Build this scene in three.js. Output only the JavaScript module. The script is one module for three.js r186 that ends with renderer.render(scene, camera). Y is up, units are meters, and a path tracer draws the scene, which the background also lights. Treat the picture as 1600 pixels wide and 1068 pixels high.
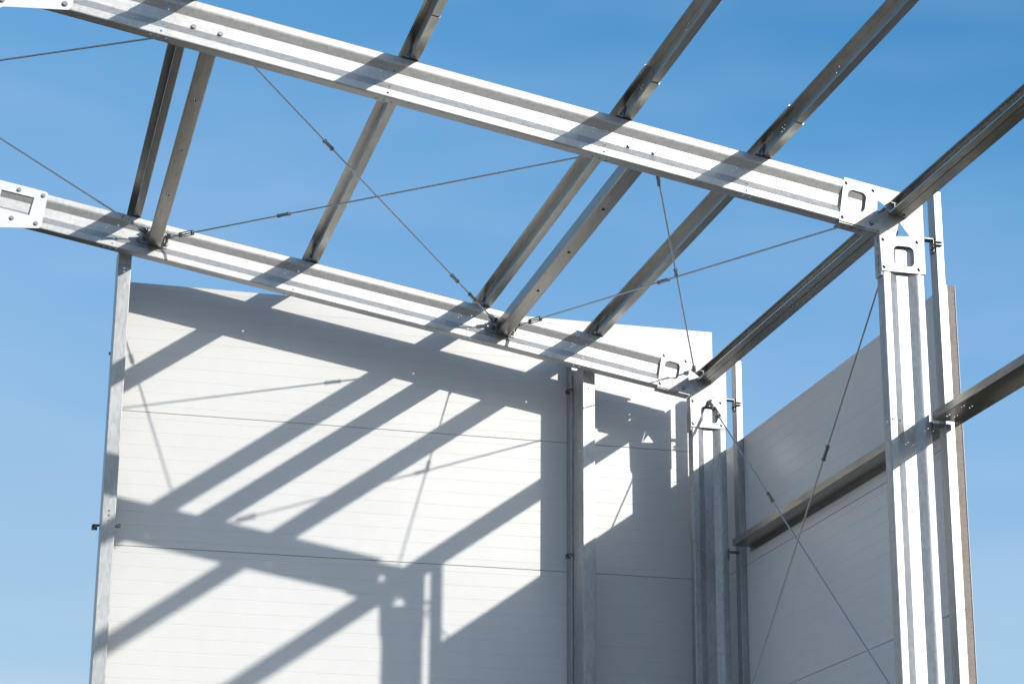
import * as THREE from 'three';
import { mergeGeometries } from 'three/addons/utils/BufferGeometryUtils.js';
import { Brush, Evaluator, SUBTRACTION } from 'three-bvh-csg';
import { createNoise2D, createNoise3D } from 'simplex-noise';

// ------------------------------------------------------------------ random numbers
function rng(seed) { let s = seed | 0; return () => { s = (s + 0x6d2b79f5) | 0; let t = Math.imul(s ^ (s >>> 15), 1 | s); t = (t + Math.imul(t ^ (t >>> 7), 61 | t)) ^ t; return ((t ^ (t >>> 14)) >>> 0) / 4294967296; }; }
const rand = rng(71);
const noise2 = createNoise2D(rng(5)), noise3 = createNoise3D(rng(9));

// ------------------------------------------------------------------ camera, sky, sun, exposure
const scene = new THREE.Scene();
const camera = new THREE.PerspectiveCamera(17.467, 1024 / 683, 0.1, 3000);
camera.position.set(-2.1932, 1.65, 15.2655);
camera.quaternion.setFromRotationMatrix(new THREE.Matrix4().set(
  0.96984331, -0.08098483, -0.22988128, 0,
  0.00698121, 0.95202641, -0.30593624, 0,
  0.24362925, 0.29510537, 0.92388182, 0, 0, 0, 0, 1));
camera.updateMatrixWorld();

const SUN = new THREE.Vector3(0.5345, 0.3820, 1).normalize();
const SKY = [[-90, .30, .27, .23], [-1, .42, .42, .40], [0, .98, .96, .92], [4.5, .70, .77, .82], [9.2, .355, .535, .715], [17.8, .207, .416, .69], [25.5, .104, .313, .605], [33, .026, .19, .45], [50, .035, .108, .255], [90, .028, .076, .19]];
function skyAt(el) {
  let k = 0; while (k < SKY.length - 2 && SKY[k + 1][0] < el) k++;
  const a = SKY[k], b = SKY[k + 1]; let t = Math.min(1, Math.max(0, (el - a[0]) / (b[0] - a[0])));
  return [1, 2, 3].map((i) => a[i] + (b[i] - a[i]) * t);
}
{
  const W = 1536, H = 768, data = new Float32Array(W * H * 4), d = new THREE.Vector3();
  const sunAz = Math.atan2(SUN.x, -SUN.z);
  for (let j = 0; j < H; j++) for (let i = 0; i < W; i++) {
    const el = ((j + 0.5) / H - 0.5) * Math.PI, phi = ((i + 0.5) / W - 0.5) * 2 * Math.PI;
    d.set(Math.cos(el) * Math.cos(phi), Math.sin(el), Math.cos(el) * Math.sin(phi));
    const az = Math.atan2(d.x, -d.z);
    let da = Math.abs(az - sunAz) * 180 / Math.PI; if (da > 180) da = 360 - da;
    const ed = el * 180 / Math.PI;
    const shift = (da > 90 ? 12 - 13.5 * (da - 90) / 62 : 12 - 28 * ((90 - da) / 90) ** 2);
    const up = Math.min(1, Math.max(0, (ed - 6) / 16)) * Math.min(1, Math.max(0, (80 - ed) / 30));
    let c = skyAt(ed < 0 ? ed : Math.max(0.5, ed + shift * up));
    // faint high cirrus, stretched
    if (ed > 0) {
      const n = noise3(d.x * 2.2, d.y * 9, d.z * 2.2) * .5 + noise3(d.x * 6 + 4, d.y * 26, d.z * 6) * .3 + noise3(d.x * 15, d.y * 60, d.z * 15 + 7) * .2;
      const cl = Math.max(0, n + .12) * .085 * Math.min(1, ed / 8);
      c = [c[0] + (0.85 - c[0]) * cl, c[1] + (0.9 - c[1]) * cl, c[2] + (0.95 - c[2]) * cl];
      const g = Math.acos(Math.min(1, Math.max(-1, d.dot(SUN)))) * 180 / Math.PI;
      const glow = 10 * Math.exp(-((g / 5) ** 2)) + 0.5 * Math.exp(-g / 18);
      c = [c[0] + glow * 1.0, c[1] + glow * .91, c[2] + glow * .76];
    }
    data.set([c[0], c[1], c[2], 1], (j * W + i) * 4);
  }
  const tex = new THREE.DataTexture(data, W, H, THREE.RGBAFormat, THREE.FloatType);
  tex.mapping = THREE.EquirectangularReflectionMapping; tex.magFilter = tex.minFilter = THREE.LinearFilter; tex.needsUpdate = true;
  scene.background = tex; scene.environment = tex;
}
const sun = new THREE.DirectionalLight(new THREE.Color(1, .955, .88), 2.7);
sun.position.copy(SUN).multiplyScalar(60).add(new THREE.Vector3(1, 4, 2)); sun.target.position.set(1, 4, 2);
sun.castShadow = true; sun.shadow.mapSize.set(4096, 4096);
Object.assign(sun.shadow.camera, { left: -14, right: 14, top: 14, bottom: -14, near: 5, far: 120 });
scene.add(sun, sun.target);

const renderer = new THREE.WebGLRenderer({ antialias: true });
renderer.setSize(1024, 683);
renderer.shadowMap.enabled = true; renderer.shadowMap.type = THREE.PCFSoftShadowMap;
renderer.toneMapping = THREE.LinearToneMapping;
renderer.toneMappingExposure = 1.13;

// ------------------------------------------------------------------ materials
function texture(size, fn, srgb = false) {
  const a = new Uint8Array(size * size * 4);
  for (let y = 0; y < size; y++) for (let x = 0; x < size; x++) { const v = fn(x / size, y / size); const k = (y * size + x) * 4; a[k] = v[0]; a[k + 1] = v[1]; a[k + 2] = v[2]; a[k + 3] = 255; }
  const t = new THREE.DataTexture(a, size, size); t.wrapS = t.wrapT = THREE.RepeatWrapping; t.magFilter = THREE.LinearFilter; t.minFilter = THREE.LinearMipmapLinearFilter; t.generateMipmaps = true;
  if (srgb) t.colorSpace = THREE.SRGBColorSpace; t.needsUpdate = true; return t;
}
const at = (t, r) => { const c = t.clone(); c.repeat.set(r[0], r[1]); c.needsUpdate = true; return c; };
// periodic value noise
const lattice = Array.from({ length: 4096 }, () => rand());
function pnoise(u, v, n) {
  const x = u * n, y = v * n, i = Math.floor(x), j = Math.floor(y), f = x - i, g = y - j, s = f * f * (3 - 2 * f), q = g * g * (3 - 2 * g);
  const h = (a, b) => lattice[(((a % n + n) % n) * 57 + ((b % n + n) % n) * 131 + n * 17) % 4096];
  return (h(i, j) * (1 - s) + h(i + 1, j) * s) * (1 - q) + (h(i, j + 1) * (1 - s) + h(i + 1, j + 1) * s) * q;
}
// zinc spangle: cells with their own tone
const NC = 34, cell = Array.from({ length: NC * NC }, () => [rand(), rand(), rand()]);
function spangle(u, v) {
  const x = u * NC, y = v * NC, i = Math.floor(x), j = Math.floor(y); let best = 9, tone = 0, second = 9;
  for (let a = -1; a < 2; a++) for (let b = -1; b < 2; b++) {
    const c = cell[((i + a + NC) % NC) * NC + (j + b + NC) % NC], dx = i + a + c[0] - x, dy = j + b + c[1] - y, d = dx * dx + dy * dy;
    if (d < best) { second = best; best = d; tone = c[2]; } else if (d < second) second = d;
  }
  return [tone, Math.sqrt(second) - Math.sqrt(best)];
}
const zinc = texture(512, (u, v) => {
  const [t] = spangle(u, v), n = pnoise(u, v, 5) * .5 + pnoise(u, v, 14) * .3 + pnoise(u, v, 60) * .2;
  const b = 172 + (t - .5) * 16 + (n - .5) * 26; return [b * .985, b * .995, b];
}, true);
const zincPale = texture(512, (u, v) => {
  const [t] = spangle(u, v), n = pnoise(u, v, 5) * .4 + pnoise(u, v, 14) * .3 + pnoise(u, v, 60) * .3, w = pnoise(u, v * .125, 90);
  const b = 200 + (t - .5) * 12 + (n - .5) * 20 - (w > .8 ? 8 : 0); return [b * .99, b * .995, b];
}, true);
const zincRough = texture(512, (u, v) => {
  const [t] = spangle(u, v), n = pnoise(u, v, 7) * .6 + pnoise(u, v, 31) * .4;
  const r = (0.41 + (t - .5) * .025 + (n - .5) * .02) * 255; return [r, r, r];
});
const spots = texture(512, (u, v) => {                      // white-rust blooms and handling marks
  const n = pnoise(u, v, 6) * .45 + pnoise(u, v, 19) * .35 + pnoise(u, v, 77) * .2;
  const b = 184 + (n - .5) * 50 + (n > .6 ? 8 : 0); return [b, b * .995, b * .985];
}, true);
const streakRough = texture(256, (u, v) => { const n = pnoise(u, v, 4) * .4 + pnoise(u * .25, v, 24) * .6, r = (0.33 + (n - .5) * .05) * 255; return [r, r, r]; });
function steel(scale, o = {}) {
  return new THREE.MeshStandardMaterial({ color: o.color ?? 0xffffff, metalness: o.metalness ?? .86, roughness: o.rough ?? .88, map: at(o.map ?? zinc, scale), roughnessMap: at(zincRough, scale) });
}
const M = {
  beam: steel([1 / .9, 1 / .45], { map: zincPale, color: new THREE.Color(1, .99, .965), rough: 1.12, metalness: .60 }),
  purlin: (() => { const m = steel([1 / 2.6, 1 / .45], { color: new THREE.Color(1, .955, .87), metalness: .84 }); m.roughnessMap = at(streakRough, [1 / 3, 1 / .3]); return m; })(),
  column: steel([1 / 1.1, 1 / .5], { rough: 1.06, metalness: .66 }),
  plate: steel([1 / .6, 1 / .6], { map: spots, rough: 1.3, metalness: .55 }),
  girt: (() => { const m = steel([1 / 2.6, 1 / .45], { color: new THREE.Color(.84, .77, .68), metalness: .88 }); m.roughnessMap = at(streakRough, [1 / 3, 1 / .3]); return m; })(),
  pale: new THREE.MeshStandardMaterial({ color: new THREE.Color(.78, .79, .80), metalness: .15, roughness: .5 }),
  post: steel([1 / 1.6, 1 / .5], { metalness: .6, rough: 1.05 }),
  rod: new THREE.MeshStandardMaterial({ color: new THREE.Color(.56, .58, .60), metalness: .85, roughness: .32 }),
  bolt: steel([4, 4], { color: new THREE.Color(.8, .8, .8), rough: .9 }),
  cleat: steel([2, 2], { color: new THREE.Color(.62, .61, .6), rough: 1.1 }),
};
const panelTone = texture(512, (u, v) => { const n = pnoise(u, v, 4) * .5 + pnoise(u, v, 23) * .3 + pnoise(u, v, 90) * .2; const b = 232 + (n - .5) * 9; return [b * 1.003, b, b * .99]; }, true);
const panelRough = texture(256, (u, v) => { const n = pnoise(u, v, 5) * .6 + pnoise(u, v, 40) * .4; const r = (0.30 + (n - .5) * .012) * 255; return [r, r, r]; });
const panelWave = texture(512, (u, v) => { const n = pnoise(u, v, 4) * .6 + pnoise(u, v, 11) * .4; const b = n * 255; return [b, b, b]; });
M.panel = new THREE.MeshStandardMaterial({ map: at(panelTone, [.5, .5]), roughnessMap: at(panelRough, [.4, 1.2]), roughness: 1, metalness: 0, bumpMap: at(panelWave, [.35, .9]), bumpScale: .0002 });
const woolTex = texture(256, (u, v) => { const n = pnoise(u, v, 90) * .5 + pnoise(u, v, 30) * .3 + pnoise(u, v, 8) * .2; return [158 + (n - .5) * 60, 148 + (n - .5) * 56, 140 + (n - .5) * 52]; }, true);
M.core = new THREE.MeshStandardMaterial({ map: at(woolTex, [3, 3]), roughness: 1 });
M.outerSkin = new THREE.MeshStandardMaterial({ color: new THREE.Color(.74, .75, .76), roughness: .45 });
const dirt = texture(1024, (u, v) => { const n = pnoise(u, v, 4) * .35 + pnoise(u, v, 17) * .3 + pnoise(u, v, 62) * .35; return [72 + (n - .5) * 44, 70 + (n - .5) * 44, 52 + (n - .5) * 36]; }, true);
M.soil = new THREE.MeshStandardMaterial({ map: at(dirt, [1 / 8, 1 / 8]), roughness: 1 });
const conc = texture(512, (u, v) => { const n = pnoise(u, v, 5) * .4 + pnoise(u, v, 29) * .3 + pnoise(u, v, 110) * .3; const b = 136 + (n - .5) * 40; return [b, b * .92, b * .80]; }, true);
const grit = texture(1024, (u, v) => { const n = pnoise(u, v, 5) * .3 + pnoise(u, v, 40) * .25 + pnoise(u, v, 220) * .45; return [118 + (n - .5) * 70, 104 + (n - .5) * 66, 88 + (n - .5) * 60]; }, true);
M.gravel = new THREE.MeshStandardMaterial({ map: at(grit, [1 / 4, 1 / 4]), roughness: 1 });
M.concrete = new THREE.MeshStandardMaterial({ map: at(conc, [1 / 5, 1 / 5]), roughness: .95 });

// ------------------------------------------------------------------ naming and tagging
const used = {};
function numbered(n) { used[n] = (used[n] ?? 0) + 1; return used[n] === 1 ? n : n + '_' + String(used[n] - 1).padStart(3, '0'); }
function shade(o) { o.traverse((c) => { if (c.isMesh) c.castShadow = c.receiveShadow = true; }); return o; }
function thing(name, label, category, [x, y, z] = [0, 0, 0], group) {
  const o = new THREE.Group(); o.name = numbered(name); o.position.set(x, y, z); o.userData = { label, category };
  if (group) o.userData.group = group;
  scene.add(o); return o;
}
function part(parent, name, geo, mat) { const m = new THREE.Mesh(geo, mat); m.name = name; m.castShadow = m.receiveShadow = true; parent.add(m); return m; }
function copy(src, label, group) { const c = src.clone(); c.name = numbered(src.name.replace(/_\d{3}$/, '')); c.userData = { ...src.userData, label }; if (group) c.userData.group = group; scene.add(c); return c; }
function struct(name, geo, mat) { const m = new THREE.Mesh(geo, mat); m.name = name; m.userData.kind = 'structure'; m.receiveShadow = true; scene.add(m); return m; }

// ------------------------------------------------------------------ geometry helpers
function fillet(pts, rad, seg = 4) {
  const out = [pts[0]];
  for (let i = 1; i < pts.length - 1; i++) {
    const [ax, ay] = pts[i - 1], [bx, by] = pts[i], [cx, cy] = pts[i + 1];
    let ux = ax - bx, uy = ay - by, vx = cx - bx, vy = cy - by; const lu = Math.hypot(ux, uy), lv = Math.hypot(vx, vy); ux /= lu; uy /= lu; vx /= lv; vy /= lv;
    const r = Array.isArray(rad) ? rad[i] : rad, turn = Math.PI - Math.acos(Math.max(-1, Math.min(1, ux * vx + uy * vy)));
    const d = Math.min(r * Math.tan(turn / 2), lu * .45, lv * .45);
    for (let k = 0; k <= seg; k++) { const t = k / seg, w = 1 - t; out.push([bx + w * w * ux * d + t * t * vx * d, by + w * w * uy * d + t * t * vy * d]); }
  }
  out.push(pts[pts.length - 1]); return out;
}
function thicken(line, t) {               // an open line becomes the closed outline of a sheet t thick
  const L = [], R = [];
  for (let i = 0; i < line.length; i++) {
    const p = line[i], a = line[Math.max(0, i - 1)], b = line[Math.min(line.length - 1, i + 1)];
    const n1 = unit(-(p[1] - a[1]), p[0] - a[0]), n2 = unit(-(b[1] - p[1]), b[0] - p[0]);
    const u = i === 0 ? n2 : i === line.length - 1 ? n1 : unit(n1[0] + n2[0], n1[1] + n2[1]);
    const k = (t / 2) / Math.max(.3, i === 0 || i === line.length - 1 ? 1 : u[0] * n1[0] + u[1] * n1[1]);
    L.push([p[0] + u[0] * k, p[1] + u[1] * k]); R.push([p[0] - u[0] * k, p[1] - u[1] * k]);
  }
  return L.concat(R.reverse());
}
function unit(x, y) { const l = Math.hypot(x, y) || 1; return [x / l, y / l]; }
// closed outline in (p, q), drawn out from s0 to s1; X, Y, Z: world axes that p, q and the length run along
function drawOut(outline, s0, s1, P, Q, S, crease = .5) {
  let o = outline.filter((p, i) => { const q = outline[(i + 1) % outline.length]; return Math.hypot(p[0] - q[0], p[1] - q[1]) > 1e-6; }), area = 0;
  for (let i = 0; i < o.length; i++) { const a = o[i], b = o[(i + 1) % o.length]; area += a[0] * b[1] - b[0] * a[1]; }
  if (area < 0) o = [...o].reverse();
  const N = o.length, pos = [], uv = [], nor = [];
  const v = (p, s) => [P[0] * p[0] + Q[0] * p[1] + S[0] * s, P[1] * p[0] + Q[1] * p[1] + S[1] * s, P[2] * p[0] + Q[2] * p[1] + S[2] * s];
  const det = P[0] * (Q[1] * S[2] - Q[2] * S[1]) - P[1] * (Q[0] * S[2] - Q[2] * S[0]) + P[2] * (Q[0] * S[1] - Q[1] * S[0]), flip = det < 0;
  const tri = (a, b, c, ua, ub, uc, na, nb, nc) => {
    if (flip) { pos.push(...a, ...c, ...b); uv.push(...ua, ...uc, ...ub); nor.push(...na, ...nc, ...nb); } else { pos.push(...a, ...b, ...c); uv.push(...ua, ...ub, ...uc); nor.push(...na, ...nb, ...nc); }
  };
  const edge = o.map((a, i) => { const b = o[(i + 1) % N], l = Math.hypot(b[0] - a[0], b[1] - a[1]); return { n: [(b[1] - a[1]) / l, -(b[0] - a[0]) / l], l }; });
  const FLAT = .009;                       // longer runs are flat sheet and keep their own normal up to the bend
  const shared = (e, f) => {               // the normal that edge e takes where it meets edge f
    const c = e.n[0] * f.n[0] + e.n[1] * f.n[1];
    if (Math.acos(Math.max(-1, Math.min(1, c))) > crease) return e.n;
    if (e.l > FLAT) return e.n; if (f.l > FLAT) return f.n;
    return unit(e.n[0] + f.n[0], e.n[1] + f.n[1]);
  };
  let run = 0;
  for (let i = 0; i < N; i++) {
    const a = o[i], b = o[(i + 1) % N], e = edge[i], l = e.l;
    const n0 = v(shared(e, edge[(i + N - 1) % N]), 0), n1 = v(shared(e, edge[(i + 1) % N]), 0);
    const A = v(a, s0), B = v(b, s0), C = v(b, s1), D = v(a, s1);
    tri(A, B, C, [s0, run], [s0, run + l], [s1, run + l], n0, n1, n1); tri(A, C, D, [s0, run], [s1, run + l], [s1, run], n0, n1, n0); run += l;
  }
  const c2 = o.map((p) => new THREE.Vector2(...p)), up = v([0, 0], 1), down = up.map((x) => -x);
  for (const f of THREE.ShapeUtils.triangulateShape(c2, [])) {
    const [a, b, c] = f.map((k) => o[k]);
    tri(v(a, s1), v(b, s1), v(c, s1), a, b, c, up, up, up); tri(v(a, s0), v(c, s0), v(b, s0), a, c, b, down, down, down);
  }
  const g = new THREE.BufferGeometry();
  g.setAttribute('position', new THREE.Float32BufferAttribute(pos, 3)); g.setAttribute('normal', new THREE.Float32BufferAttribute(nor, 3)); g.setAttribute('uv', new THREE.Float32BufferAttribute(uv, 2));
  return g;
}
const evaluator = new Evaluator(); evaluator.attributes = ['position', 'normal', 'uv']; evaluator.useGroups = false;
function punch(geo, holes) {              // holes: [x, y, z, radius, axis, length?]
  if (!holes.length) return geo;
  const tools = holes.map(([x, y, z, r, axis, len = .05]) => {
    const c = new THREE.CylinderGeometry(r, r, len, 10); if (axis === 'z') c.rotateX(Math.PI / 2); if (axis === 'x') c.rotateZ(Math.PI / 2); c.translate(x, y, z); return c;
  });
  const a = new Brush(geo), b = new Brush(mergeGeometries(tools)); a.updateMatrixWorld(); b.updateMatrixWorld();
  return evaluator.evaluate(a, b, SUBTRACTION).geometry;
}
const box = (sx, sy, sz, x = 0, y = 0, z = 0) => { const g = new THREE.BoxGeometry(sx, sy, sz); g.translate(x, y, z); return g; };
function plateGeo(poly, holes, t, z = 0) {  // sheet in x, y with holes, from z to z + t
  const s = new THREE.Shape(poly.map((p) => new THREE.Vector2(...p)));
  for (const h of holes) s.holes.push(new THREE.Path(h.map((p) => new THREE.Vector2(...p))));
  const g = new THREE.ExtrudeGeometry(s, { depth: t, bevelEnabled: false }); g.translate(0, 0, z); return g;
}
function roundRect(cx, cy, w, h, r, turn = 0, seg = 5) {
  const out = [], c = Math.cos(turn), s = Math.sin(turn);
  for (const [qx, qy, a0] of [[1, 1, 0], [-1, 1, 90], [-1, -1, 180], [1, -1, 270]]) for (let k = 0; k <= seg; k++) {
    const a = (a0 + 90 * k / seg) * Math.PI / 180, x = qx * (w / 2 - r) + Math.cos(a) * r, y = qy * (h / 2 - r) + Math.sin(a) * r;
    out.push([cx + x * c - y * s, cy + x * s + y * c]);
  }
  return out;
}
function roundPoly(p, r, seg = 4) {
  const n = p.length, out = []; const ring = [p[n - 1], ...p, p[0]];
  for (let i = 1; i <= n; i++) { const f = fillet([ring[i - 1], ring[i], ring[i + 1]], r, seg); out.push(...f.slice(1, -1)); }
  return out;
}
// a hexagon bolt head on its washer, its axis along z, its seat at z = 0
const boltGeo = mergeGeometries([
  (() => { const g = new THREE.CylinderGeometry(.0125, .0125, .0025, 16); g.rotateX(Math.PI / 2); g.translate(0, 0, .00125); return g.toNonIndexed(); })(),
  (() => { const g = new THREE.CylinderGeometry(.0088, .0092, .0085, 6); g.rotateX(Math.PI / 2); g.translate(0, 0, .0066); return g.toNonIndexed(); })(),
]);
function bolt(parent, x, y, z, axis = 'z', s = 1) {
  const m = part(parent, 'bolt', boltGeo, M.bolt); m.position.set(x, y, z); m.scale.setScalar(s);
  if (axis === '-z') m.rotation.y = Math.PI; if (axis === 'x') m.rotation.y = Math.PI / 2; if (axis === '-x') m.rotation.y = -Math.PI / 2; if (axis === '-y') m.rotation.x = Math.PI / 2; if (axis === 'y') m.rotation.x = -Math.PI / 2;
  return m;
}
const X = [1, 0, 0], Y = [0, 1, 0], Z = [0, 0, 1];

// ------------------------------------------------------------------ measures of the frame
const SL = 0.17384, TH = Math.atan(SL), CT = Math.cos(TH), TOP = 7.2094, ZA = 3.6;
const roofY = (x) => TOP - SL * x;                       // top edge of the rafters
const along = (x) => x / CT;                             // distance down the rafter from x = 0
const HR = 0.272;                                        // depth of rafter and column section
// sigma section: (across, depth)
const sigma = (softLast, b = .085) => thicken(fillet([[.018, -b], [.0012, -b], [.0012, -.0012], [.049, -.0012], [.100, -.0257], [.172, -.0257], [.223, -.0012], [HR - .0012, -.0012], [HR - .0012, -b], [HR - .018, -b]], [0, .006, .010, softLast ? .012 : .055, .010, .010, softLast ? .055 : .012, .010, .006, 0], 5), .0024);

// ------------------------------------------------------------------ ground
{
  const g = new THREE.CircleGeometry(900, 96); g.rotateX(-Math.PI / 2);
  const p = g.attributes.position, uv = g.attributes.uv; for (let i = 0; i < p.count; i++) uv.setXY(i, p.getX(i), p.getZ(i));
  struct('ground', g, M.soil);
  const flatUV = (g) => { const q = g.attributes.position, w = g.attributes.uv; for (let i = 0; i < q.count; i++) w.setXY(i, q.getX(i), q.getZ(i)); return g; };
  const bounceYard = new THREE.PlaneGeometry(62, 60, 1, 1); bounceYard.rotateX(-Math.PI / 2); bounceYard.translate(-16, .006, 28); struct('added_bounce_yard', flatUV(bounceYard), M.gravel);  // unseen gravel sheet, added to bounce warm light onto walls and steel undersides
  struct('floor_slab', flatUV(drawOut([[-9, .012], [3.5, .012], [3.5, .12], [-9, .12]], -.66, 11.5, X, Y, Z)), M.concrete);
}

// ------------------------------------------------------------------ sandwich panel walls
// one panel: (depth d, height y) outline of the inner sheet with its fine beads, drawn out along the wall
function sheetOutline(h) {
  const pts = [[.008, .0016], [.0030, .0016], [.0004, .004]], pitch = .1;
  for (let y = pitch / 2; y < h - .02; y += pitch) pts.push([0, y - .0032], [.0014, y - .001], [.0014, y + .001], [0, y + .0032]);
  pts.push([.0004, h - .004], [.0030, h - .0016], [.008, h - .0016]); return pts;
}
function wallPanels(root, y0, tops, s0, s1, depthAxis, alongAxis) {
  let a = y0;
  for (const b of tops) {
    const h = b - a, panel = new THREE.Group(); panel.name = 'wall_panel'; panel.position.y = a; root.add(panel);
    part(panel, 'inner_sheet', drawOut(sheetOutline(h), s0, s1, depthAxis, Y, alongAxis, .2), M.panel);
    part(panel, 'panel_core', drawOut([[.0083, 0.0005], [.057, 0.0005], [.057, h - .0005], [.0083, h - .0005]], s0 + .004, s1 - .004, depthAxis, Y, alongAxis), M.core);
    part(panel, 'outer_sheet', drawOut([[.0575, .001], [.060, .001], [.060, h - .001], [.0575, h - .001]], s0, s1 + .002, depthAxis, Y, alongAxis), M.outerSkin);
    a = b;
  }
}
const WZ = -.563, WX = 3.4094;
{
  const g = thing('gable_wall', 'white panelled gable wall crossed by slanting shadows of the roof frame', 'wall', [0, 0, 0]);
  wallPanels(g, .118, [1.118, 2.118, 3.118, 4.118, 5.118, 6.12, 7.1126], -1.245, 3.372, [0, 0, -1], X);
  g.children.forEach((c) => { c.position.z = WZ; });
  const s = thing('side_wall', 'grey shaded panelled side wall behind the crossed bracing rods on the right', 'wall', [0, 0, 0]);
  wallPanels(s, .127, [1.127, 2.127, 3.127, 4.127, 5.127, 6.108], -.62, 3.592, X, Z);
  s.children.forEach((c) => { c.position.x = WX; });
}

// ------------------------------------------------------------------ rafters
function rafter(z, label) {
  const t = thing('rafter', label, 'rafter', [0, TOP, z], 'galvanised rafters of the roof frame'); t.rotation.z = -TH;
  // local x runs down the slope, local y is square to it
  let g = drawOut(sigma(false).map(([a, d]) => [-a, d]), along(-5.0), along(2.955), Y, Z, X, .35);
  const holes = [];
  for (const x of [-1.32, 0.0, 1.305, 2.19]) {
    const s = along(x) + .05;
    holes.push([s - .04, -.092, -.02, .0065, 'z'], [s - .05, -.200, -.015, .0065, 'z'], [s - .052, -.247, -.002, .0075, 'z']);
    for (const k of [-.045, 0, .045]) holes.push([s - .06 + k, -HR, -.028, .0075, 'y', .02], [s - .06 + k, -HR, -.06, .0075, 'y', .02]);
  }
  for (let k = 0; k < 4; k++) holes.push([2.82 + .053 + k * .055, -HR, -.039, .0075, 'y', .02]);
  g = punch(g, holes);
  part(t, 'sigma_beam', g, M.beam);
  for (const x of [-1.153, -.998, 1.451, 1.606]) bolt(t, along(x), -.158, -.0245, 'z', 1.4);
  return t;
}
rafter(ZA, 'nearer galvanised rafter running from the top left to the right knee plate');
rafter(0, 'farther galvanised rafter crossing just in front of the white gable wall');

// ------------------------------------------------------------------ columns of the frames
function column(z, label) {
  const t = thing('column', label, 'column', [2.9995, 0, z], 'corner columns of the portal frames');
  let g = drawOut(sigma(true), .12, 6.365, X, Z, Y, .35);
  const H = [];
  for (const y of [5.235, 3.1]) { H.push([.0205, y, 0, .0075, 'z'], [.069, y - .004, -.01, .0075, 'z']); for (const k of [-.043, 0, .043]) H.push([0, y - .01 + k, -.03, .008, 'x', .02]); }
  for (let k = 0; k < 5; k++) H.push([0, 6.132 + .03 + k * .049, -.039, .0085, 'x', .02]);
  g = punch(g, H);
  part(t, 'sigma_beam', g, M.column);
  part(t, 'base_plate', box(.36, .016, .16, .136, .128, -.04), M.plate);
  for (const x of [-.02, .29]) bolt(t, x, .136, -.04, 'y', 1.6);
  return t;
}
column(ZA, 'sunlit ribbed steel column in front of the side wall, at the right');
column(0, 'ribbed steel column in the inner corner, mostly in blue shade');

// ------------------------------------------------------------------ knee plates
function knee(z, label) {
  const t = thing('knee_plate', label, 'bracket', [0, 0, z], 'folded knee plates where rafter meets column');
  const top = (x) => roofY(x) + .009;
  const inner = [2.985, 6.408], outer = [3.161, top(3.161)];
  const hole1 = roundRect(2.848, 6.588, .118, .130, .034, -TH), hole2 = roundRect(3.138, 6.258, .132, .130, .034);
  const tri1 = roundPoly([[2.984, 6.610], [2.979, 6.517], [3.068, 6.549]], .006), tri2 = roundPoly([[3.117, 6.478], [3.085, 6.383], [3.185, 6.389]], .006);
  const raf = [[2.775, top(2.775)], [2.731, 6.452], inner, outer];
  const col = [[2.992, 6.155], [3.275, 6.155], [3.277, top(3.277)], outer, inner];
  part(t, 'rafter_plate', plateGeo(roundPoly(raf, .006), [hole1, tri1], .004, .0012), M.plate);
  part(t, 'column_plate', plateGeo(roundPoly(col, .005), [hole2, tri2], .004, .0056), M.plate);
  // folded inner flanges with their slots
  const slots = (n, d, w) => Array.from({ length: n }, (_, k) => roundRect(d + k * w, -.040, .026, .013, .0064));
  const L1 = Math.hypot(inner[0] - raf[1][0], inner[1] - raf[1][1]), a1 = Math.atan2(inner[1] - raf[1][1], inner[0] - raf[1][0]);
  const f1 = plateGeo([[0, 0], [L1, 0], [L1, -.092], [0, -.092]], slots(4, .04, .055), .004); f1.rotateX(Math.PI / 2);
  const m1 = part(t, 'inner_flange', f1, M.plate); m1.position.set(raf[1][0], raf[1][1] - .005, .0012); m1.rotation.z = a1; m1.scale.z = 1;
  const L2 = inner[1] - 6.135, f2 = plateGeo([[0, 0], [L2, 0], [L2, -.092], [0, -.092]], slots(5, .03, .049), .004); f2.rotateX(Math.PI / 2);
  const m2 = part(t, 'inner_flange', f2, M.plate); m2.position.set(2.9925, 6.132, .0012); m2.rotation.z = Math.PI / 2;
  part(t, 'outer_flange', box(.004, .475, .088, 3.2745, 6.395, -.043), M.plate);
  // punched triangular tabs, bent inwards
  const tab = (a, b, c) => { const l = Math.hypot(b[0] - a[0], b[1] - a[1]); const g = plateGeo([[0, 0], [l, 0], [l * c, -.075]], [], .004); g.rotateX(Math.PI / 2); const m = part(t, 'folded_tab', g, M.plate); m.position.set(a[0], a[1], 0); m.rotation.z = Math.atan2(b[1] - a[1], b[0] - a[0]); m.scale.z = 1; };
  tab([2.987, 6.52], [3.062, 6.548], .5); tab([3.090, 6.388], [3.116, 6.472], .5);
  for (const [x, y] of [[2.795, 6.704], [2.968, 6.672], [2.761, 6.481], [2.941, 6.456]]) bolt(t, x, y, .0052, 'z', 1.4);
  for (const [x, y] of [[3.016, 6.362], [3.236, 6.363], [3.015, 6.186], [3.239, 6.186]]) bolt(t, x, y, .0096, 'z', 1.4);
  return t;
}
const kneeA = knee(ZA, 'sunlit knee plate on top of the nearer column at the right');
const kneeB = copy(kneeA, 'knee plate at the far corner, against the white gable wall'); kneeB.position.z = 0;

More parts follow.
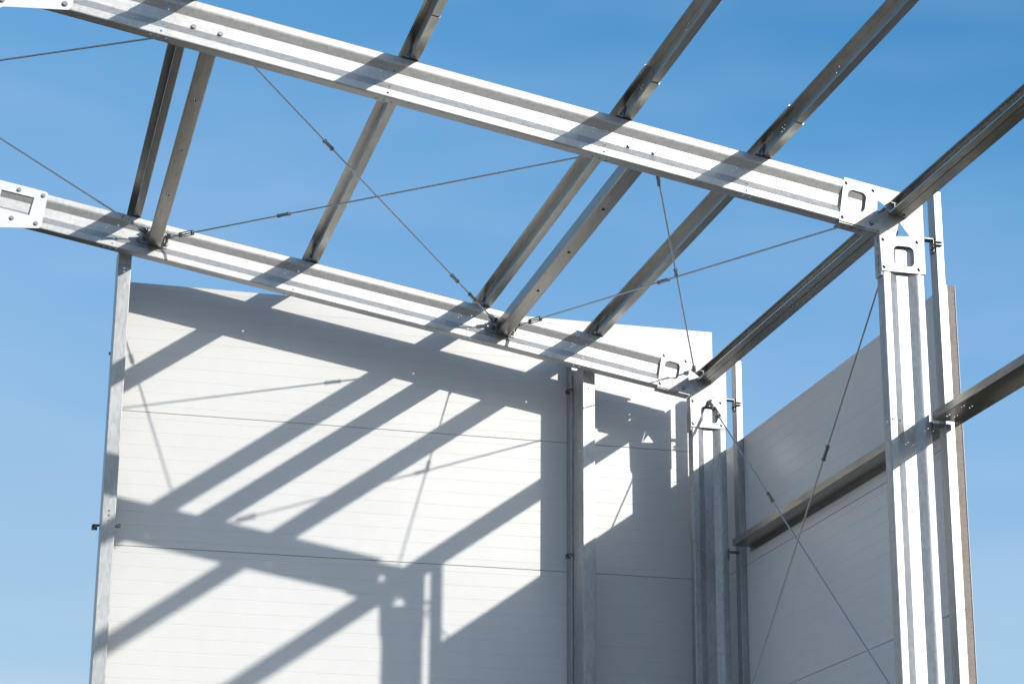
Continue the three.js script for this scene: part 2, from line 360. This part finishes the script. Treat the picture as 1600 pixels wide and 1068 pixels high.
// ------------------------------------------------------------------ splice plates at the upper left
function splice(z, label) {
  const t = thing('splice_plate', label, 'plate', [0, 0, z], 'white splice plates on the rafters at the left edge');
  const top = (x) => roofY(x) + .010;
  const poly = [[-1.857, top(-1.857)], [-1.838, 7.526], [-1.870, 7.276], [-1.887, 7.259], [-2.245, 7.234], [-2.27, 7.222], [-2.52, 7.33], [-2.47, top(-2.47)]];
  part(t, 'splice_sheet', plateGeo(roundPoly(poly, .004), [[[-2.166, 7.527], [-1.934, 7.488], [-1.961, 7.352], [-2.19, 7.391]]], .004, .0014), M.pale);
  for (const [x, y] of [[-2.046, 7.536], [-1.873, 7.509], [-2.083, 7.316], [-1.911, 7.292], [-2.258, 7.272], [-2.24, 7.56], [-2.42, 7.40], [-2.42, 7.60]]) bolt(t, x, y, .0054, 'z', 1.4);
  return t;
}
const spliceA = splice(ZA, 'white splice plate on the nearer rafter, cut by the top left corner');
const spliceB = copy(spliceA, 'white splice plate with a slanted window, on the farther rafter'); spliceB.position.z = 0;

// ------------------------------------------------------------------ purlins: Z sections lying on the rafters
const zed = (h, f, lip, t) => thicken(fillet([[-f, h - lip], [-f, h - t / 2], [0, h - t / 2], [0, t / 2], [f, t / 2], [f, lip]].map(([a, b]) => [a, b]), .004, 3), t);
const PX = [['fourth', 2.262], ['third', 1.388], ['second', .083], ['first', -1.222]];
const purlinWords = { first: 'leftmost', second: 'second', third: 'third', fourth: 'rightmost' };
function purlin(x, z0, z1, label, nested, lapEnd) {
  const bx = x, t = thing('purlin', label, 'purlin', [bx, roofY(bx) + .003, z0], nested ? 'purlins of the near bay, against open sky' : 'purlins of the bay between the two rafters'); t.rotation.z = -TH;
  const off = nested ? .0035 : 0;
  let g = drawOut(zed(.100 - off, nested ? .047 : .052, .014, .0024).map(([a, b]) => [a + off * .4, b + off]), 0, z1 - z0, X, Y, Z, .4);
  const H = [], zr = [0 - z0, ZA - z0];
  for (const q of zr) for (const k of [.30, .34]) for (const y of [.038, .066]) { if (q + k < z1 - z0 && q + k > 0) H.push([0, y, q + k, .0065, 'x', .02]); if (q - k < z1 - z0 && q - k > 0 && !nested) H.push([0, y, q - k, .0065, 'x', .02]); }
  if (nested) for (const k of [1.15, 2.1]) H.push([0, .04, ZA - z0 + k, .0065, 'x', .02], [0, .066, ZA - z0 + k + .03, .0065, 'x', .02]);
  g = punch(g, H);
  part(t, 'zed_profile', g, M.purlin);
  if (!nested) for (const zc of [-.040, ZA - .040]) {     // cleat standing on the rafter, bolted through the web
    const c = part(t, 'cleat', mergeGeometries([box(.005, .082, .075, -.0052, .043, zc - z0), box(.045, .005, .075, -.028, .0025, zc - z0)]), M.cleat);
    for (const k of [-.02, .02]) { bolt(c, -.0078, .05, zc - z0 + k, '-x', .9); bolt(c, -.03, .005, zc - z0 + k, 'y', .9); }
  }
  return t;
}
for (const [w, x] of PX) {
  const n = purlinWords[w];
  purlin(x, -.50, 4.125 + (w === 'second' ? .06 : 0), `${n} roof purlin between the two rafters` + (w === 'first' ? ', above the left gable column' : w === 'fourth' ? ', beside the right knee plate' : w === 'second' ? ', first to the right of the left strut' : ', just left of the right strut'), false);
  purlin(x, 3.05, 7.9, w === 'first' ? 'near-bay purlin above the top edge at the upper left' : `near-bay purlin against the sky, ${w === 'second' ? 'leftmost and short at the top edge' : w === 'third' ? 'middle one of the three from the top edge' : 'rightmost one landing on the nearer rafter'}`, true);
}

// ------------------------------------------------------------------ eave beams
function eave(z0, z1, label) {
  const t = thing('eave_beam', label, 'beam', [3.05, 6.520, z0], 'eave beams along the side wall line'); t.rotation.z = -TH;
  const foot = fillet([[0, .013], [0, .0012], [.013, .0012], [.0145, .003], [.016, .0012], [.026, .0012], [.0275, .003], [.029, .0012], [.046, .0012], [.046, .014], [.0515, .014], [.0515, .0012], [.112, .0012], [.112, .014]], .0012, 2);
  const body = fillet([[0, .075], [0, .087], [.036, .087], [.036, .0032]], .004, 3);
  part(t, 'eave_profile', mergeGeometries([drawOut(thicken(foot, .0024), 0, z1 - z0, X, Y, Z, .3), drawOut(thicken(body, .0024), .001, z1 - z0 - .001, X, Y, Z, .3)]), M.purlin);
  for (const q of [.045, z1 - z0 - .045]) bolt(t, .08, 0, q, '-y', .9);
  return t;
}
eave(.011, ZA - .09, 'eave beam from the far knee plate to the nearer rafter end');
eave(ZA + .011, 7.9, 'eave beam rising from the nearer knee plate to the right edge');

// ------------------------------------------------------------------ struts with their end brackets
function strut(x, label) {
  const z0 = -.018, z1 = ZA - .088, L = z1 - z0, t = thing('strut', label, 'strut', [x, roofY(x) - .186 / CT, z0], 'bracing struts between the rafters'); t.rotation.z = -TH;
  const line = fillet([[-.003, .118], [-.0488, .118], [-.0488, .0012], [.0488, .0012], [.0488, .118], [.003, .118]], .006, 3);
  let g = drawOut(thicken(line, .0024), 0, L, X, Y, Z, .4);
  const H = []; for (const z of [1.03, 1.84, 2.655]) H.push([0, 0, z - z0, .013, 'y', .03], [-.004, 0, z - z0 + .022, .008, 'y', .03]);
  g = punch(g, H);
  part(t, 'strut_profile', g, M.girt);
  for (const z of [.006, L - .006]) part(t, 'end_plate', box(.19, .11, .006, 0, .062, z), M.plate);
  for (const s of [-1, 1]) {
    const b = part(t, 'rod_bracket', mergeGeometries([box(.006, .085, .075, s * .068, .062, .045), box(.034, .006, .075, s * .083, .10, .045)]), M.cleat);
    bolt(b, s * .0712, .05, .05, s > 0 ? 'x' : '-x', 1.7); bolt(b, s * .083, .035, .010, 'z', 1.4);
  }
  return t;
}
strut(-1.068, 'left punched strut, beside the leftmost purlin');
strut(1.533, 'right punched strut, landing between two brace rods on the farther rafter');

// ------------------------------------------------------------------ brace rods
const rodG = (len, r = .0058) => { const g = new THREE.CylinderGeometry(r, r, len, 12); g.rotateZ(-Math.PI / 2); g.translate(len / 2, 0, 0); const u = g.attributes.uv; for (let i = 0; i < u.count; i++) u.setXY(i, u.getY(i) * len, u.getX(i) * .04); return g; };
const hexG = (len, r) => { const g = new THREE.CylinderGeometry(r, r, len, 6); g.rotateZ(-Math.PI / 2); return g; };
const forkG = mergeGeometries([box(.07, .005, .024, .035, .010, 0), box(.07, .005, .024, .035, -.010, 0), box(.014, .025, .026, .072, 0, 0), (() => { const g = new THREE.CylinderGeometry(.007, .007, .046, 10); g.translate(.012, 0, 0); return g; })()].map((g) => g.toNonIndexed()));
const buckleG = mergeGeometries([box(.13, .006, .016, 0, .015, 0), box(.13, .006, .016, 0, -.015, 0), box(.018, .036, .018, -.066, 0, 0), box(.018, .036, .018, .066, 0, 0)].map((g) => g.toNonIndexed()));
function rod(A, B, label, fittings = [], group = 'roof brace rods between the rafters') {
  const a = new THREE.Vector3(...A), b = new THREE.Vector3(...B), len = a.distanceTo(b);
  const t = thing('brace_rod', label, 'brace rod', A, group); t.quaternion.setFromUnitVectors(new THREE.Vector3(1, 0, 0), b.clone().sub(a).normalize());
  part(t, 'rod', rodG(len), M.rod);
  const f0 = part(t, 'fork_end', forkG, M.bolt); f0.position.x = 0;
  const f1 = part(t, 'fork_end', forkG, M.bolt); f1.position.x = len; f1.rotation.y = Math.PI;
  for (const [f, kind] of fittings) {
    if (kind === 'buckle') { const m = part(t, 'turnbuckle', buckleG, M.bolt); m.position.x = f * len; }
    else { const m = part(t, 'coupler', hexG(.085, .0125), M.bolt); m.position.x = f * len; for (const s of [-1, 1]) { const n = part(m, 'lock_nut', hexG(.012, .0155), M.bolt); n.position.x = s * .05; } }
  }
  return t;
}
rod([-1.005, 7.273, 3.50], [1.455, 6.850, .045], 'brace rod falling from the nearer rafter, upper left, to the right strut foot', [[.3325, 'c'], [.8215, 'c'], [.90, 'c']]);
rod([1.47, 6.834, 3.50], [-.995, 7.257, .045], 'long brace rod from the left strut foot up to the nearer rafter', [[.7085, 'c'], [.945, 'buckle']]);
rod([1.597, 6.815, 3.50], [3.024, 6.594, .015], 'steep brace rod landing on the far knee plate', [[.496, 'c'], [.10, 'buckle']]);
rod([3.045, 6.560, 3.50], [1.62, 6.815, .045], 'brace rod from the right strut foot up to the sunlit knee plate', [[.5465, 'c'], [.935, 'buckle']]);
rod([-1.13, 7.27, 3.50], [-4.55, 7.85, .05], 'short length of brace rod at the upper left, below the nearer rafter', [], 'brace rods of the left roof bay');
rod([-4.55, 7.82, 3.50], [-1.125, 7.287, .045], 'brace rod at the left edge ending at the left strut foot', [[.955, 'c']], 'brace rods of the left roof bay');
const wallRods = 'crossed brace rods before the side wall';
rod([3.136, 6.363, .012], [3.13, 3.439, 3.50], 'wall brace rod falling to the right from the far knee plate', [[.355, 'c'], [.045, 'buckle']], wallRods);
rod([3.13, 6.445, 3.53], [3.13, 3.473, .06], 'wall brace rod falling to the left from behind the sunlit column', [[.36, 'c']], wallRods);

// ------------------------------------------------------------------ posts carrying the panels, girts
function cee(w, d, t = .0024, lip = .014, back = w) {   // web on the left, flanges front and back: (x to the right, z backwards)
  return thicken(fillet([[w - t / 2, -lip], [w - t / 2, -t / 2], [t / 2, -t / 2], [t / 2, -d + t / 2], [back - t / 2, -d + t / 2], [back - t / 2, -d + Math.min(lip, .008)]], .004, 3), t);
}
function wallPost(z, top, label) {
  const t = thing('wall_post', label, 'post', [3.357, 0, z], 'slim posts carrying the side wall panels');
  part(t, 'post_profile', drawOut(cee(.0505, .094), .12, top, X, Z, Y, .4), M.post);
  // clip to the column near the top, and the girt bracket lower down
  const c = part(t, 'column_clip', mergeGeometries([box(.082, .006, .06, -.042, 6.40, -.045), box(.006, .085, .06, -.006, 6.36, -.045), box(.05, .004, .03, .012, 6.372, .012), box(.05, .004, .03, .012, 6.352, .012)]), M.cleat);
  bolt(c, -.009, 6.345, -.045, '-x', 1.2);
  const b = part(t, 'girt_bracket', mergeGeometries([box(.095, .006, .07, -.045, 5.225, -.036), box(.006, .09, .07, -.083, 5.20, -.036)]), M.cleat);
  for (const [y, q] of [[5.235, .0], [5.19, .0], [5.21, -.04]]) bolt(b, -.0865, y, q, '-x', .95);
  return t;
}
wallPost(ZA, 6.705, 'slim sunlit wall post between the sunlit column and the panel ends');
wallPost(0, 6.705, 'slim wall post in the far corner, right of the shaded column');
function girt(z0, z1, label) {
  const t = thing('girt', label, 'girt', [3.265, 5.239, z0], 'horizontal girts along the side wall');
  const line = fillet([[.014, .0525], [.0012, .0525], [.0012, .0012], [.138, .0012], [.138, -.036]], .005, 3);
  const H = []; const q0 = z0 > 2 ? .10 : z1 - z0 - .1;
  for (const k of [0, .035]) for (const s of [.045, .095]) H.push([s, 0, q0 + (z0 > 2 ? k : -k), .0065, 'y', .02], [s, 0, q0 + (z0 > 2 ? k + .2 : -k - .2), .0065, 'y', .02]);
  part(t, 'girt_profile', punch(drawOut(thicken(line, .0024), 0, z1 - z0, X, Y, Z, .4), H), M.girt);
  return t;
}
girt(.10, ZA - .10, 'girt across the shaded side wall, passing behind the sunlit column');
girt(ZA + .025, 7.9, 'girt running from the sunlit column to the right edge of the picture');

// ------------------------------------------------------------------ gable columns with their posts and cleats
function gableColumn(x, label, ears) {
  const t = thing('gable_column', label, 'column', [x, 0, -.151], 'gable columns below the farther rafter');
  const topY = TOP - .2801 - SL * x;           // underside of the rafter at the left edge of the column
  let g = drawOut(cee(.0945, .262, .0026, .02, .022), .12, topY + .08, X, Z, Y, .4);
  const H = []; for (const y of [5.27, 5.235, 5.20]) H.push([.046, y, 0, .0065, 'z', .02]); H.push([0, 5.22, -.11, .012, 'x', .02], [0, 5.10, -.11, .008, 'x', .02], [0, 5.98, -.11, .009, 'x', .02], [0, 4.55, -.11, .008, 'x', .02]);
  for (const k of [.03, .055]) H.push([.046, topY - .055 - k, 0, .0068, 'z', .02]);
  g = punch(g, H); part(t, 'column_profile', g, M.post);
  part(t, 'head_plate', box(.088, .16, .006, .047, topY + .02, .0035), M.plate);
  for (const [y, n] of [[5.225, 0], [6.505, 1], [3.5, 2]]) {
    const c = part(t, 'wall_cleat', mergeGeometries(n === 1 && !ears ? [box(.11, .006, .05, .045, y, -.285), box(.006, .045, .10, .03, y - .02, -.28)] : [box(.185, .006, .05, .045, y, -.285), box(.006, .045, .10, .03, y - .02, -.28), box(.04, .03, .006, -.03, y - .015, -.313), box(.03, .024, .03, .138, y + .008, -.297)]), M.cleat);
    bolt(c, n === 1 && !ears ? .01 : -.02, y - .003, -.285, '-y', 1.2);
  }
  return t;
}
const gcL = gableColumn(-1.3025, 'tall pale gable column at the left end of the white gable wall', false);
const gcR = gableColumn(2.1942, 'gable column before the white wall, with a blue-shaded left side', true);
function gablePost(x, label) {
  const t = thing('gable_post', label, 'post', [x, 0, WZ + .1355], 'slim posts between gable column and gable wall');
  part(t, 'post_profile', drawOut(cee(.0505, .1345), .12, 6.93, X, Z, Y, .4), M.post);
  return t;
}
gablePost(-1.268, 'slim post hidden behind the tall left gable column');
gablePost(2.181, 'slim post seen as a bright slit left of the right gable column');

renderer.render(scene, camera);
